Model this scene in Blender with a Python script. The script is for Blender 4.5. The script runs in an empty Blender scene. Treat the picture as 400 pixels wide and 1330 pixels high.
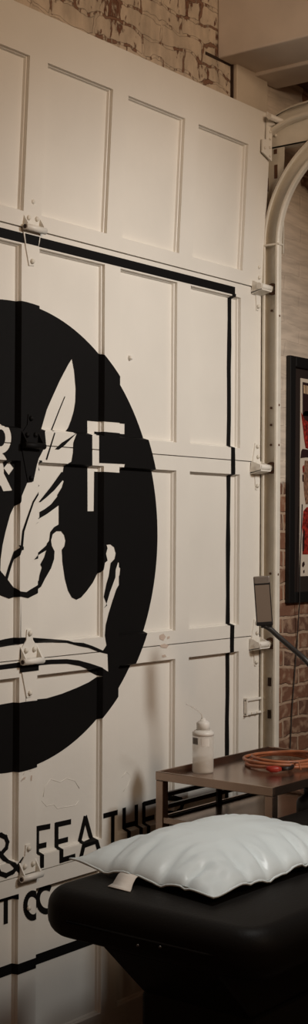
import bpy, bmesh, math, random
from math import sin, cos, pi, radians as R
from mathutils import Vector, Matrix, noise
from mathutils.geometry import delaunay_2d_cdt
random.seed(7)
sc = bpy.context.scene
C = sc.collection

# ------------------------------------------------------------------ camera
FPX, CX, CY = 1780.0, 200.0, 688.0
CAM = Vector((-3.441, -2.658, 1.59))
PHI = math.atan2(.611, .791)
F = Vector((cos(PHI), sin(PHI), 0)); R0 = Vector((sin(PHI), -cos(PHI), 0)); U0 = Vector((0, 0, 1))
ROLL = 0.0055
RV = R0 * cos(ROLL) + U0 * sin(ROLL); UV = U0 * cos(ROLL) - R0 * sin(ROLL)
cd = bpy.data.cameras.new('camera'); cam = bpy.data.objects.new('camera', cd); C.objects.link(cam)
cam.matrix_world = Matrix(((RV.x, UV.x, -F.x, CAM.x), (RV.y, UV.y, -F.y, CAM.y), (RV.z, UV.z, -F.z, CAM.z), (0, 0, 0, 1)))
cd.sensor_fit = 'AUTO'; cd.sensor_width = 36; cd.lens = FPX / 1330 * 36
cd.shift_y = (CY - 665) / 1330; cd.clip_start = .05
sc.camera = cam

def ray(px, py):
    return F + RV * ((px - CX) / FPX) + UV * ((CY - py) / FPX)
def un(px, py, ax, val):
    d = ray(px, py); return CAM + d * ((val - CAM[ax]) / d[ax])

# ------------------------------------------------------------------ materials
def mat(name, col, rough=.6, metal=0, spec=.5, bump=0, bscale=40, var=0, vscale=6, coat=0, trans=0, ior=1.45, bdet=4):
    m = bpy.data.materials.new(name); m.use_nodes = True
    nt = m.node_tree; b = nt.nodes['Principled BSDF']
    b.inputs['Base Color'].default_value = (*col, 1); b.inputs['Roughness'].default_value = rough
    b.inputs['Metallic'].default_value = metal; b.inputs['Specular IOR Level'].default_value = spec
    b.inputs['Coat Weight'].default_value = coat; b.inputs['Transmission Weight'].default_value = trans
    b.inputs['IOR'].default_value = ior
    tc = nt.nodes.new('ShaderNodeTexCoord')
    if bump:
        n = nt.nodes.new('ShaderNodeTexNoise'); n.inputs['Scale'].default_value = bscale; n.inputs['Detail'].default_value = bdet
        bp = nt.nodes.new('ShaderNodeBump'); bp.inputs['Strength'].default_value = bump; bp.inputs['Distance'].default_value = .01
        nt.links.new(tc.outputs['Object'], n.inputs['Vector']); nt.links.new(n.outputs['Fac'], bp.inputs['Height'])
        nt.links.new(bp.outputs['Normal'], b.inputs['Normal'])
    if var:
        n = nt.nodes.new('ShaderNodeTexNoise'); n.inputs['Scale'].default_value = vscale; n.inputs['Detail'].default_value = 6
        r = nt.nodes.new('ShaderNodeValToRGB'); r.color_ramp.elements[0].position = .3; r.color_ramp.elements[1].position = .7
        r.color_ramp.elements[0].color = (*[c * (1 - var) for c in col], 1); r.color_ramp.elements[1].color = (*[min(1, c * (1 + var * .5)) for c in col], 1)
        nt.links.new(tc.outputs['Object'], n.inputs['Vector']); nt.links.new(n.outputs['Fac'], r.inputs['Fac'])
        nt.links.new(r.outputs['Color'], b.inputs['Base Color'])
    return m

M = {}
M['white'] = mat('cream_gloss_paint', (.76, .725, .655), .42, bump=.10, bscale=22, var=.06, vscale=3)
M['track'] = mat('painted_steel', (.70, .655, .565), .42, bump=.12, bscale=60, var=.10, vscale=14)
M['rust'] = mat('rust_brown', (.12, .055, .03), .8)
M['hole'] = mat('dark_slot', (.035, .018, .012), .8)
M['black'] = mat('black_sign_paint', (.0062, .0056, .0054), .6, spec=.12, bump=.08, bscale=30)
M['vinyl'] = mat('black_vinyl', (.0085, .0078, .0072), .5, spec=.10, bump=.06, bscale=120)
M['pillow'] = mat('pale_blue_vinyl', (.68, .765, .785), .36, spec=.5, bump=.12, bscale=16)
M['tag'] = mat('white_satin', (.72, .68, .62), .6)
M['steel'] = mat('brown_steel', (.42, .31, .245), .24, metal=.95, bump=.03, bscale=80, var=.15, vscale=9)
M['darksteel'] = mat('black_steel', (.018, .013, .012), .4, metal=.2)
M['frame'] = mat('black_frame', (.0075, .007, .007), .45)
M['mat'] = mat('dark_brown_mat', (.022, .013, .010), .7)
M['paper'] = mat('poster_paper', (.68, .60, .50), .5)
M['ink_red'] = mat('red_ink', (.34, .028, .018), .5, var=.85, vscale=90)
M['ink_dark'] = mat('dark_ink', (.03, .012, .012), .5)
M['ink_tan'] = mat('tan_ink', (.30, .16, .10), .5, var=.7, vscale=80)
M['ink_cream'] = mat('cream_ink', (.68, .48, .30), .5)
M['orange'] = mat('orange_rubber', (.44, .16, .075), .4, var=.3, vscale=30)
M['red'] = mat('red_plastic', (.34, .03, .018), .4)
M['lampgrey'] = mat('grey_plastic', (.17, .14, .115), .4)
M['lampface'] = mat('grey_brown_panel', (.20, .155, .12), .3)
M['lampblack'] = mat('black_plastic', (.012, .011, .011), .4)
M['neck'] = mat('grey_black_rubber', (.035, .032, .03), .45)
M['plastic'] = mat('milky_plastic', (.84, .80, .73), .35); M['plastic'].node_tree.nodes['Principled BSDF'].inputs['Alpha'].default_value = .42
M['liquid'] = mat('clear_liquid', (.74, .68, .58), .3); M['liquid'].node_tree.nodes['Principled BSDF'].inputs['Alpha'].default_value = .35
M['cap'] = mat('white_plastic', (.74, .71, .65), .4)
M['grey_ink'] = mat('grey_print', (.16, .14, .12), .6)
M['floor'] = mat('concrete', (.13, .10, .08), .6, bump=.1, bscale=12, var=.3, vscale=4)
M['darkwall'] = mat('dark_brown_wall', (.05, .03, .022), .8, bump=.1, bscale=12)
M['beam'] = mat('painted_plaster_beam', (.78, .70, .62), .6, bump=.12, bscale=14, var=.12, vscale=5)
M['boards'] = mat('brown_boards', (.17, .10, .068), .7, bump=.2, bscale=10, var=.4, vscale=5)
M['post'] = mat('painted_timber', (.60, .52, .42), .6, bump=.15, bscale=25, var=.1, vscale=8)
M['chrome'] = mat('steel_screw', (.12, .115, .11), .4, metal=1)

def brick_mat(name, upper):
    m = bpy.data.materials.new(name); m.use_nodes = True
    nt = m.node_tree; N = nt.nodes; L = nt.links; b = N['Principled BSDF']; b.inputs['Roughness'].default_value = .85
    tc = N.new('ShaderNodeTexCoord'); sep = N.new('ShaderNodeSeparateXYZ'); L.new(tc.outputs['Object'], sep.inputs[0])
    # wobble
    nz = N.new('ShaderNodeTexNoise'); nz.inputs['Scale'].default_value = 7; nz.inputs['Detail'].default_value = 3; L.new(tc.outputs['Object'], nz.inputs['Vector'])
    sub = N.new('ShaderNodeVectorMath'); sub.operation = 'SUBTRACT'; L.new(nz.outputs['Color'], sub.inputs[0]); sub.inputs[1].default_value = (.5, .5, .5)
    sca = N.new('ShaderNodeVectorMath'); sca.operation = 'SCALE'; sca.inputs['Scale'].default_value = .11 if upper else .05; L.new(sub.outputs[0], sca.inputs[0])
    com = N.new('ShaderNodeCombineXYZ'); L.new(sep.outputs['X'], com.inputs['X']); L.new(sep.outputs['Z'], com.inputs['Y'])
    add = N.new('ShaderNodeVectorMath'); add.operation = 'ADD'; L.new(com.outputs[0], add.inputs[0]); L.new(sca.outputs[0], add.inputs[1])
    br = N.new('ShaderNodeTexBrick'); L.new(add.outputs[0], br.inputs['Vector'])
    br.inputs['Scale'].default_value = 1; br.inputs['Brick Width'].default_value = .215; br.inputs['Row Height'].default_value = .0635
    br.inputs['Mortar Size'].default_value = .0065; br.inputs['Mortar Smooth'].default_value = .35; br.inputs['Bias'].default_value = -.1
    br.inputs['Color1'].default_value = (.26, .115, .062, 1); br.inputs['Color2'].default_value = (.10, .05, .033, 1); br.inputs['Mortar'].default_value = (.42, .30, .21, 1)
    br.offset = .5
    sp = N.new('ShaderNodeTexNoise'); sp.inputs['Scale'].default_value = 30; sp.inputs['Detail'].default_value = 6; L.new(tc.outputs['Object'], sp.inputs['Vector'])
    spr = N.new('ShaderNodeValToRGB'); spr.color_ramp.elements[0].position = .47; spr.color_ramp.elements[1].position = .66; L.new(sp.outputs['Fac'], spr.inputs['Fac'])
    mx = N.new('ShaderNodeMix'); mx.data_type = 'RGBA'; L.new(spr.outputs['Color'], mx.inputs['Factor']); L.new(br.outputs['Color'], mx.inputs['A']); mx.inputs['B'].default_value = (.36, .235, .155, 1)
    # paint mask
    pn = N.new('ShaderNodeTexNoise'); pn.inputs['Detail'].default_value = 8; pn.inputs['Roughness'].default_value = .62
    mp = N.new('ShaderNodeMapping'); L.new(tc.outputs['Object'], mp.inputs['Vector']); L.new(mp.outputs[0], pn.inputs['Vector'])
    ramp = N.new('ShaderNodeValToRGB')
    if upper:
        pn.inputs['Scale'].default_value = 4.5; pn.inputs['Detail'].default_value = 4; mp.inputs['Scale'].default_value = (1, 1, 1)
        fn = N.new('ShaderNodeTexNoise'); fn.inputs['Scale'].default_value = 26; fn.inputs['Detail'].default_value = 8; fn.inputs['Roughness'].default_value = .65
        mf = N.new('ShaderNodeMapping'); mf.inputs['Scale'].default_value = (1.5, 1, .55); mf.inputs['Rotation'].default_value = (0, .25, 0); L.new(tc.outputs['Object'], mf.inputs['Vector']); L.new(mf.outputs[0], fn.inputs['Vector'])
        m1 = N.new('ShaderNodeMath'); m1.operation = 'MULTIPLY_ADD'; L.new(br.outputs['Fac'], m1.inputs[0]); m1.inputs[1].default_value = -.13; m1.inputs[2].default_value = 1.62
        m2 = N.new('ShaderNodeMath'); m2.operation = 'SUBTRACT'; L.new(m1.outputs[0], m2.inputs[0]); L.new(fn.outputs['Fac'], m2.inputs[1])
        m3 = N.new('ShaderNodeMath'); m3.operation = 'SUBTRACT'; L.new(m2.outputs[0], m3.inputs[0]); L.new(pn.outputs['Fac'], m3.inputs[1])
        ramp.color_ramp.elements[0].position = .455; ramp.color_ramp.elements[1].position = .505; L.new(m3.outputs[0], ramp.inputs['Fac'])
        paint = (.60, .50, .39, 1); under = (.15, .062, .036, 1)
        mu = N.new('ShaderNodeMix'); mu.data_type = 'RGBA'; mu.inputs['Factor'].default_value = .75; L.new(mx.outputs['Result'], mu.inputs['A']); mu.inputs['B'].default_value = under
        und = mu.outputs['Result']
    else:
        pn.inputs['Scale'].default_value = 9; mp.inputs['Scale'].default_value = (1, 1, 2)
        # painted between about 1.72 m and 2.75 m, bare brick below and above
        lo = N.new('ShaderNodeMapRange'); lo.inputs['From Min'].default_value = 1.72; lo.inputs['From Max'].default_value = 1.84; L.new(sep.outputs['Z'], lo.inputs['Value'])
        hi = N.new('ShaderNodeMapRange'); hi.inputs['From Min'].default_value = 2.95; hi.inputs['From Max'].default_value = 2.75; L.new(sep.outputs['Z'], hi.inputs['Value'])
        xs = N.new('ShaderNodeMapRange'); xs.inputs['From Min'].default_value = 1.00; xs.inputs['From Max'].default_value = .92; L.new(sep.outputs['X'], xs.inputs['Value'])
        mxx = N.new('ShaderNodeMath'); mxx.operation = 'MAXIMUM'; L.new(hi.outputs[0], mxx.inputs[0]); L.new(xs.outputs[0], mxx.inputs[1])
        mul = N.new('ShaderNodeMath'); mul.operation = 'MULTIPLY'; L.new(lo.outputs[0], mul.inputs[0]); L.new(mxx.outputs[0], mul.inputs[1])
        ad = N.new('ShaderNodeMath'); ad.operation = 'ADD'; L.new(mul.outputs[0], ad.inputs[0]); L.new(pn.outputs['Fac'], ad.inputs[1])
        ramp.color_ramp.elements[0].position = .80; ramp.color_ramp.elements[1].position = .90; L.new(ad.outputs[0], ramp.inputs['Fac'])
        paint = (.70, .60, .49, 1); und = mx.outputs['Result']
    pv = N.new('ShaderNodeTexNoise'); pv.inputs['Scale'].default_value = 10; pv.inputs['Detail'].default_value = 8
    mp2 = N.new('ShaderNodeMapping'); mp2.inputs['Scale'].default_value = (.7, 1, 5) if not upper else (3, 1, 1); L.new(tc.outputs['Object'], mp2.inputs['Vector']); L.new(mp2.outputs[0], pv.inputs['Vector'])
    pr = N.new('ShaderNodeValToRGB'); pr.color_ramp.elements[0].position = .3; pr.color_ramp.elements[1].position = .62
    pr.color_ramp.elements[0].color = (*[c * .72 for c in paint[:3]], 1); pr.color_ramp.elements[1].color = paint; L.new(pv.outputs['Fac'], pr.inputs['Fac'])
    fm = N.new('ShaderNodeMix'); fm.data_type = 'RGBA'; L.new(ramp.outputs['Color'], fm.inputs['Factor']); L.new(und, fm.inputs['A']); L.new(pr.outputs['Color'], fm.inputs['B'])
    L.new(fm.outputs['Result'], b.inputs['Base Color'])
    # relief
    inv = N.new('ShaderNodeMath'); inv.operation = 'MULTIPLY_ADD'; L.new(br.outputs['Fac'], inv.inputs[0]); inv.inputs[1].default_value = -1.1; L.new(sp.outputs['Fac'], inv.inputs[2])
    h2 = N.new('ShaderNodeMath'); h2.operation = 'MULTIPLY_ADD'; L.new(ramp.outputs['Color'], h2.inputs[0]); h2.inputs[1].default_value = .6; 
    if upper: L.new(inv.outputs[0], h2.inputs[2])
    else:
        dm = N.new('ShaderNodeMath'); dm.operation = 'MULTIPLY_ADD'; L.new(ramp.outputs['Color'], dm.inputs[0]); dm.inputs[1].default_value = -.8; dm.inputs[2].default_value = 1
        d2 = N.new('ShaderNodeMath'); d2.operation = 'MULTIPLY'; L.new(inv.outputs[0], d2.inputs[0]); L.new(dm.outputs[0], d2.inputs[1]); L.new(d2.outputs[0], h2.inputs[2])
    bp = N.new('ShaderNodeBump'); bp.inputs['Strength'].default_value = .75; bp.inputs['Distance'].default_value = .008; L.new(h2.outputs[0], bp.inputs['Height']); L.new(bp.outputs['Normal'], b.inputs['Normal'])
    return m
M['brick_up'] = brick_mat('peeling_painted_brick', True)
M['brick_side'] = brick_mat('half_painted_brick', False)

# ------------------------------------------------------------------ mesh helpers
def obj(name, bm, m, parent=None, smooth=False, bevel=0, loc=None):
    bmesh.ops.recalc_face_normals(bm, faces=bm.faces[:])
    me = bpy.data.meshes.new(name); bm.to_mesh(me); bm.free()
    for x in (m if isinstance(m, (list, tuple)) else [m]): me.materials.append(x)
    o = bpy.data.objects.new(name, me); C.objects.link(o)
    if parent: o.parent = parent; o.matrix_parent_inverse = Matrix.Translation(parent.location).inverted()
    if smooth:
        for p in me.polygons: p.use_smooth = True
    if bevel:
        b = o.modifiers.new('bevel', 'BEVEL'); b.width = bevel; b.segments = 2; b.limit_method = 'ANGLE'; b.angle_limit = R(40)
    return o
def tag(o, label, cat=None, group=None, kind=None):
    o['label'] = label
    if cat: o['category'] = cat
    if group: o['group'] = group
    if kind: o['kind'] = kind
    return o
def empty(name, loc=(0, 0, 0)):
    o = bpy.data.objects.new(name, None); C.objects.link(o); o.location = loc; o.empty_display_size = .1; return o
def box(bm, x0, x1, y0, y1, z0, z1, mi=0):
    v = [bm.verts.new(p) for p in ((x0, y0, z0), (x1, y0, z0), (x1, y1, z0), (x0, y1, z0), (x0, y0, z1), (x1, y0, z1), (x1, y1, z1), (x0, y1, z1))]
    fs = [bm.faces.new([v[i] for i in q]) for q in ((0, 1, 2, 3), (4, 7, 6, 5), (0, 4, 5, 1), (1, 5, 6, 2), (2, 6, 7, 3), (3, 7, 4, 0))]
    for f in fs: f.material_index = mi
    return v
def frame_of(d):
    d = d.normalized(); a = Vector((0, 0, 1)) if abs(d.z) < .9 else Vector((1, 0, 0))
    u = d.cross(a).normalized(); return u, u.cross(d).normalized()
def tube(bm, pts, r, n=12, closed=False, mi=0, cap=True):
    pts = [Vector(p) for p in pts]; rings = []; k = len(pts); u = None
    for i, p in enumerate(pts):
        if closed: d = pts[(i + 1) % k] - pts[i - 1]
        else: d = pts[min(i + 1, k - 1)] - pts[max(i - 1, 0)]
        d.normalize()
        if u is None: u = frame_of(d)[0]
        u = (u - d * u.dot(d)).normalized(); v = d.cross(u)
        rr = r[i] if isinstance(r, (list, tuple)) else r
        rings.append([bm.verts.new(p + (u * cos(2 * pi * j / n) + v * sin(2 * pi * j / n)) * rr) for j in range(n)])
    for i in range(k if closed else k - 1):
        a, b = rings[i], rings[(i + 1) % k]
        for j in range(n):
            f = bm.faces.new((a[j], a[(j + 1) % n], b[(j + 1) % n], b[j])); f.material_index = mi; f.smooth = True
    if cap and not closed:
        for rg in (rings[0], rings[-1]):
            f = bm.faces.new(rg); f.material_index = mi
def lathe(bm, prof, cen, n=32, mi=0, axis='z'):
    rings = []
    for r, h in prof:
        ring = []
        for j in range(n):
            a = 2 * pi * j / n
            if axis == 'z': p = (cen[0] + r * cos(a), cen[1] + r * sin(a), cen[2] + h)
            elif axis == 'x': p = (cen[0] + h, cen[1] + r * cos(a), cen[2] + r * sin(a))
            else: p = (cen[0] + r * cos(a), cen[1] + h, cen[2] + r * sin(a))
            ring.append(bm.verts.new(p))
        rings.append(ring)
    for a, b in zip(rings, rings[1:]):
        for j in range(n):
            f = bm.faces.new((a[j], a[(j + 1) % n], b[(j + 1) % n], b[j])); f.material_index = mi; f.smooth = True
    for rg in (rings[0], rings[-1]):
        f = bm.faces.new(rg); f.material_index = mi
def prism(bm, pts, d, mi=0):
    """extrude a planar polygon (3D points) by vector d"""
    a = [bm.verts.new(p) for p in pts]; b = [bm.verts.new(Vector(p) + Vector(d)) for p in pts]; n = len(a)
    fs = [bm.faces.new(a), bm.faces.new(b[::-1])] + [bm.faces.new((a[i], b[i], b[(i + 1) % n], a[(i + 1) % n])) for i in range(n)]
    for f in fs: f.material_index = mi
def sweep(bm, prof, path, x0, thick=.003, mi=0):
    """prof: (dx, dn) polyline; path: (y, z) points; dn is measured along the path's right-hand normal"""
    k = len(path); P = [Vector((0, p[0], p[1])) for p in path]
    # thicken profile
    def off(pr):
        out = []
        for i, p in enumerate(pr):
            a = Vector(pr[max(i - 1, 0)]); b = Vector(pr[min(i + 1, len(pr) - 1)]); t = (b - a).normalized()
            out.append(Vector((p[0] - t.y * thick, p[1] + t.x * thick)))
        return out
    loop = [Vector(p) for p in prof] + off(prof)[::-1]
    rings = []
    for i in range(k):
        t = (P[min(i + 1, k - 1)] - P[max(i - 1, 0)]).normalized(); nrm = Vector((0, -t.z, t.y))
        rings.append([bm.verts.new(P[i] + nrm * q.y + Vector((x0 + q.x, 0, 0))) for q in loop])
    m = len(loop)
    for a, b in zip(rings, rings[1:]):
        for j in range(m):
            f = bm.faces.new((a[j], a[(j + 1) % m], b[(j + 1) % m], b[j])); f.material_index = mi
    bm.faces.new(rings[0]); bm.faces.new(rings[-1])
def bolts(parent, spots, r, h, m):
    for p in spots:
        b = bmesh.new(); bolt(b, p, r, h); obj('bolt', b, m, parent)
def slots(parent, boxes, m):
    for q in boxes:
        b = bmesh.new(); box(b, *q); obj('slot', b, m, parent)
def bolt(bm, p, r, h, mi=0, d=-1):
    """dome-headed bolt on a surface facing -y"""
    lathe(bm, [(r, 0), (r, h * .4 * d), (r * .75, h * .8 * d), (r * .2, h * d)], p, 10, mi, 'y')

# ------------------------------------------------------------------ room shell
WY = .06                                     # face of the brick wall
bm = bmesh.new(); box(bm, -6, 3, -6, 1, -.1, 0); tag(obj('floor', bm, M['floor']), 'brown concrete floor of the studio', 'floor', kind='structure')
bm = bmesh.new(); box(bm, -6, 3, -6, 1, 3.95, 4.05); tag(obj('ceiling', bm, M['boards']), 'dark brown boarded ceiling above the beam', 'ceiling', kind='structure')
bm = bmesh.new()
box(bm, -6, .60, WY, .36, 2.95, 3.95, 0)     # above the door
box(bm, -6, -2.05, WY, .36, 0, 2.95, 0)      # left of the door
box(bm, .60, 3, WY, .36, 0, 3.95, 1)         # right of the door
tag(obj('wall_back', bm, [M['brick_up'], M['brick_side']]), 'old brick wall around the garage door, cream paint peeling off it', 'wall', kind='structure')
bm = bmesh.new(); box(bm, 3, 3.2, -6, 1, 0, 3.95); tag(obj('wall_right', bm, M['darkwall']), 'unseen dark brown side wall added to darken reflections', 'wall', kind='structure')  # out-of-view wall, added so the trolley steel reflects something dark
# painted timber jamb post
PX0 = un(308, 120, 1, .035).x; PX1 = un(348, 120, 1, .035).x
ZP = un(328, 92, 1, .035).z
bm = bmesh.new(); box(bm, PX0, PX1, .035, .13, 0, ZP)
pst = tag(obj('trim_1', bm, M['post'], bevel=.004), 'cream painted timber post rising behind the garage door top corner', 'post', kind='structure')
# beam
bc = un(282, 76, 1, WY); bc2 = un(357, 96, 1, WY)
bm = bmesh.new(); box(bm, bc.x, bc2.x, -5.9, WY, bc.z, 3.95)
xm = bc.x + (bc2.x - bc.x) * .55
box(bm, xm, bc2.x + .004, -5.9, WY - .002, bc.z - .012, bc.z + .05, 0)
tag(obj('trim_2', bm, M['beam'], bevel=.006), 'cream painted ceiling beam running out from the brick wall', 'beam', kind='structure')
bm = bmesh.new(); box(bm, PX0 - .006, PX0 + .001, .05, WY + .01, 2.9, ZP + .01); obj('crack', bm, M['hole'], pst)
bm = bmesh.new(); box(bm, bc.x - .07, bc2.x, WY - .003, WY + .01, bc.z - .006, bc.z + .004); obj('crack', bm, M['hole'], pst)
# short timber lintel right of the post, under the ceiling
bm = bmesh.new(); q = un(357, 108, 1, WY)
box(bm, bc2.x + .01, 3, -.02, WY, q.z + .03, 3.95)
tag(obj('trim_3', bm, M['boards'], bevel=.004), 'dark brown timber lintel under the beam at the upper right', 'lintel', kind='structure')

# ------------------------------------------------------------------ garage door
SEC = .61; DEP = .0195; BV = .006; TH = .042
DX1 = .614; DX0 = -2.136
PAN = [(.191 - .3665 * i, .483 - .3665 * i) for i in range(7)]
RB = [.125, .043, .043, .043, .045]; RT = [.048, .048, .048, .048, .132]
door = empty('door_1', (0, 0, 0))
tag(door, 'large cream painted panelled garage door bearing a black round emblem', 'garage door', kind='structure')

def section_bm(k):
    bm = bmesh.new(); g = .0015
    z0, z1 = k * SEC + g, (k + 1) * SEC - g
    if k == 0: z0 = 0
    pz0, pz1 = k * SEC + RB[k], (k + 1) * SEC - RT[k]
    xs = sorted([DX0, DX1] + [x for p in PAN for x in p]); zs = [z0, pz0, pz1, z1]
    cache = {}
    def V(x, y, z):
        key = (round(x, 5), round(y, 5), round(z, 5))
        if key not in cache: cache[key] = bm.verts.new((x, y, z))
        return cache[key]
    for i in range(len(xs) - 1):
        for j in range(3):
            a, b, c, d = xs[i], xs[i + 1], zs[j], zs[j + 1]
            if j == 1 and i % 2 == 1:
                e = BV; st = .0025
                # stepped recess: wall, small ledge, slope to the panel
                lv = [(0, 0), (.0012, DEP * .55), (.0035, DEP * .6), (e, DEP)]
                for (o1, d1), (o2, d2) in zip(lv, lv[1:]):
                    A = [(a + o1, c + o1), (b - o1, c + o1), (b - o1, d - o1), (a + o1, d - o1)]
                    B = [(a + o2, c + o2), (b - o2, c + o2), (b - o2, d - o2), (a + o2, d - o2)]
                    for q in range(4):
                        r = (q + 1) % 4
                        bm.faces.new((V(A[q][0], d1, A[q][1]), V(A[r][0], d1, A[r][1]), V(B[r][0], d2, B[r][1]), V(B[q][0], d2, B[q][1])))
                bm.faces.new((V(a + e, DEP, c + e), V(b - e, DEP, c + e), V(b - e, DEP, d - e), V(a + e, DEP, d - e)))
            else:
                bm.faces.new((V(a, 0, c), V(b, 0, c), V(b, 0, d), V(a, 0, d)))
    # rim and back
    ring = [(x, z0) for x in xs] + [(DX1, z) for z in zs[1:]] + [(x, z1) for x in xs[::-1][1:]] + [(DX0, z) for z in zs[::-1][1:-1]]
    n = len(ring)
    for i in range(n):
        p, q = ring[i], ring[(i + 1) % n]
        bm.faces.new((V(p[0], 0, p[1]), V(q[0], 0, q[1]), V(q[0], TH, q[1]), V(p[0], TH, p[1])))
    bm.faces.new([V(p[0], TH, p[1]) for p in ring])
    return bm
def in_panel(x, z):
    if z < 0 or z > 5 * SEC: return None
    k = min(int(z / SEC), 4)
    if not (k * SEC + RB[k] < z < (k + 1) * SEC - RT[k]): return None
    for a, b in PAN:
        if a < x < b: return min(x - a, b - x, z - k * SEC - RB[k], (k + 1) * SEC - RT[k] - z)
    return None
def depth(x, z):
    e = in_panel(x, z)
    if e is None or e <= 1e-6: return 0
    return DEP * min(1, e / BV)
def dp(px, py):
    """photo point -> (x, z) on the panel plane"""
    p = un(px, py, 1, DEP); return (p.x, p.z)
def da(px, py):
    """photo point -> (x, z) on whichever level it falls"""
    p = un(px, py, 1, 0)
    if in_panel(p.x, p.z) is not None: p = un(px, py, 1, DEP)
    return (p.x, p.z)
TILT = R(2.9)
for k in range(5):
    bm = section_bm(k)
    if k == 3:                                # a little nub of dried paint on a panel
        p = un(168, 465, 1, DEP); lathe(bm, [(.008, 0), (.007, -.008), (.003, -.013)], (p.x, DEP, p.z), 8, 0, 'y')
    if k == 1:                                # ridges where old paint lifted
        for ln in ([(56, 1035), (58, 1022), (66, 1012), (78, 1016), (86, 1011), (97, 1014), (103, 1024)], [(54, 1040), (60, 1047), (70, 1045), (74, 1050), (86, 1048), (98, 1046), (102, 1040)], [(158, 1010), (164, 1002), (170, 1008), (166, 1020), (160, 1028)], [(30, 1006), (34, 1000), (40, 1001)], [(27, 1015), (30, 1008)]):
            tube(bm, [(x, DEP if in_panel(x, z) is not None else 0, z) for x, z in [da(*q) for q in ln]], .001, 6)
    if k == 4:
        bmesh.ops.rotate(bm, verts=bm.verts[:], cent=(0, 0, 4 * SEC), matrix=Matrix.Rotation(TILT, 3, 'X'))
        bmesh.ops.translate(bm, verts=bm.verts[:], vec=(0, -.004, 0))
    obj('door_section', bm, M['white'], door)

def inside(poly, x, z):
    c = False; n = len(poly); j = n - 1
    for i in range(n):
        xi, zi = poly[i]; xj, zj = poly[j]
        if (zi > z) != (zj > z) and x < (xj - xi) * (z - zi) / (zj - zi) + xi: c = not c
        j = i
    return c
def stroke(pts, w, closed=False):
    """constant-width ribbon polygons around an (x, z) polyline"""
    out = []; n = len(pts)
    for i in range(n if closed else n - 1):
        a = Vector(pts[i]); b = Vector(pts[(i + 1) % n]); t = (b - a).normalized()
        nn = Vector((-t.y, t.x)) * w / 2; e = t * w * (.42 if (closed or 0 < i) else 0); e2 = t * w * (.42 if (closed or i < n - 2) else 0)
        out.append([tuple(a - e + nn), tuple(b + e2 + nn), tuple(b + e2 - nn), tuple(a - e - nn)])
    return out
def smooth(pts, it=2, closed=False):
    for _ in range(it):
        q = []
        n = len(pts)
        for i in range(n if closed else n - 1):
            a, b = pts[i], pts[(i + 1) % n]
            q += [(a[0] * .75 + b[0] * .25, a[1] * .75 + b[1] * .25), (a[0] * .25 + b[0] * .75, a[1] * .25 + b[1] * .75)]
        pts = q if closed else [pts[0]] + q[1:-1] + [pts[-1]]
    return pts
def paint(name, layers, m, parent=door):
    """layers: list of (polygon in door coords, is_painted); later layers win. Follows the relief of the door."""
    X = [p[0] for l in layers for p in l[0]]; Z = [p[1] for l in layers for p in l[0]]
    x0, x1, z0, z1 = min(X) - .02, max(X) + .02, min(Z) - .02, max(Z) + .02
    vs, es = [], []
    for poly, _ in layers:
        o = len(vs); vs += [Vector(p) for p in poly]; es += [(o + i, o + (i + 1) % len(poly)) for i in range(len(poly))]
    xl = [x for a, b in PAN for x in (a, a + BV, b - BV, b)]
    zl = [z for k in range(5) for z in (k * SEC + RB[k], k * SEC + RB[k] + BV, (k + 1) * SEC - RT[k] - BV, (k + 1) * SEC - RT[k])]
    for x in xl:
        if x0 < x < x1: vs += [Vector((x, z0)), Vector((x, z1))]; es.append((len(vs) - 2, len(vs) - 1))
    for z in zl:
        if z0 < z < z1: vs += [Vector((x0, z)), Vector((x1, z))]; es.append((len(vs) - 2, len(vs) - 1))
    ov, oe, of, *_ = delaunay_2d_cdt(vs, es, [], 0, 1e-6)
    bm = bmesh.new(); bv = {}
    boxes = [(min(p[0] for p in l), max(p[0] for p in l), min(p[1] for p in l), max(p[1] for p in l)) for l, _ in layers]
    for f in of:
        c = sum((ov[i] for i in f), Vector((0, 0))) / len(f); on = False
        for (l, flag), bb in zip(layers, boxes):
            if flag != on and bb[0] < c.x < bb[1] and bb[2] < c.y < bb[3] and inside(l, c.x, c.y): on = flag
        if not on: continue
        for i in f:
            if i not in bv: bv[i] = bm.verts.new((ov[i].x, depth(ov[i].x, ov[i].y) - .0012, ov[i].y))
        try: bm.faces.new([bv[i] for i in f])
        except ValueError: pass
    for f in bm.faces:
        f.normal_update()
        if f.normal.y > 0: f.normal_flip()
    me = bpy.data.meshes.new(name); bm.to_mesh(me); bm.free(); me.materials.append(m)
    o = bpy.data.objects.new(name, me); C.objects.link(o); o.parent = parent
    return o

# ---- round emblem: black disc with unpainted feather, crown, letter
EC, ER = (-.6215, 1.5685), .664
L_ = []
L_.append(([(EC[0] + ER * cos(2 * pi * i / 160), EC[1] + ER * sin(2 * pi * i / 160)) for i in range(160)], True))
def W(pts, f=da, sm=0):
    p = [f(*q) for q in pts]; L_.append((smooth(p, sm, True) if sm else p, False))
def B(pts, f=da, sm=0):
    p = [f(*q) for q in pts]; L_.append((smooth(p, sm, True) if sm else p, True))
feather_outer = [(27, 775), (36, 777), (48, 771), (53, 762), (58, 752), (66, 738), (70, 726), (70.5, 716)]
ball_l = [(67, 709), (66, 702), (68, 694), (73, 690), (79, 690), (83, 695), (84.7, 702), (83.5, 709), (80, 714)]
valley = [(80.8, 730), (84, 752), (88, 767), (93, 776), (99, 779), (105, 776), (112, 768), (120, 757), (127, 743), (135, 737), (136, 731)]
ball_r = [(133, 728), (131, 719), (133, 712), (138, 707.5), (143, 707), (148, 711), (150, 719), (148.5, 726), (143.5, 731)]
finger = [(141, 748), (138, 758), (134.5, 775), (132.5, 786), (134.5, 790), (137.5, 786), (142.5, 769), (149.5, 750), (150, 740), (153, 730), (156, 738), (155, 747), (151, 765), (146, 780), (141, 796), (137, 812), (136, 825), (138, 838), (133.5, 845)]
band_top = [(120, 839), (108, 835), (95, 834), (80, 831), (60, 829.5), (40, 828), (27, 828)]
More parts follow.
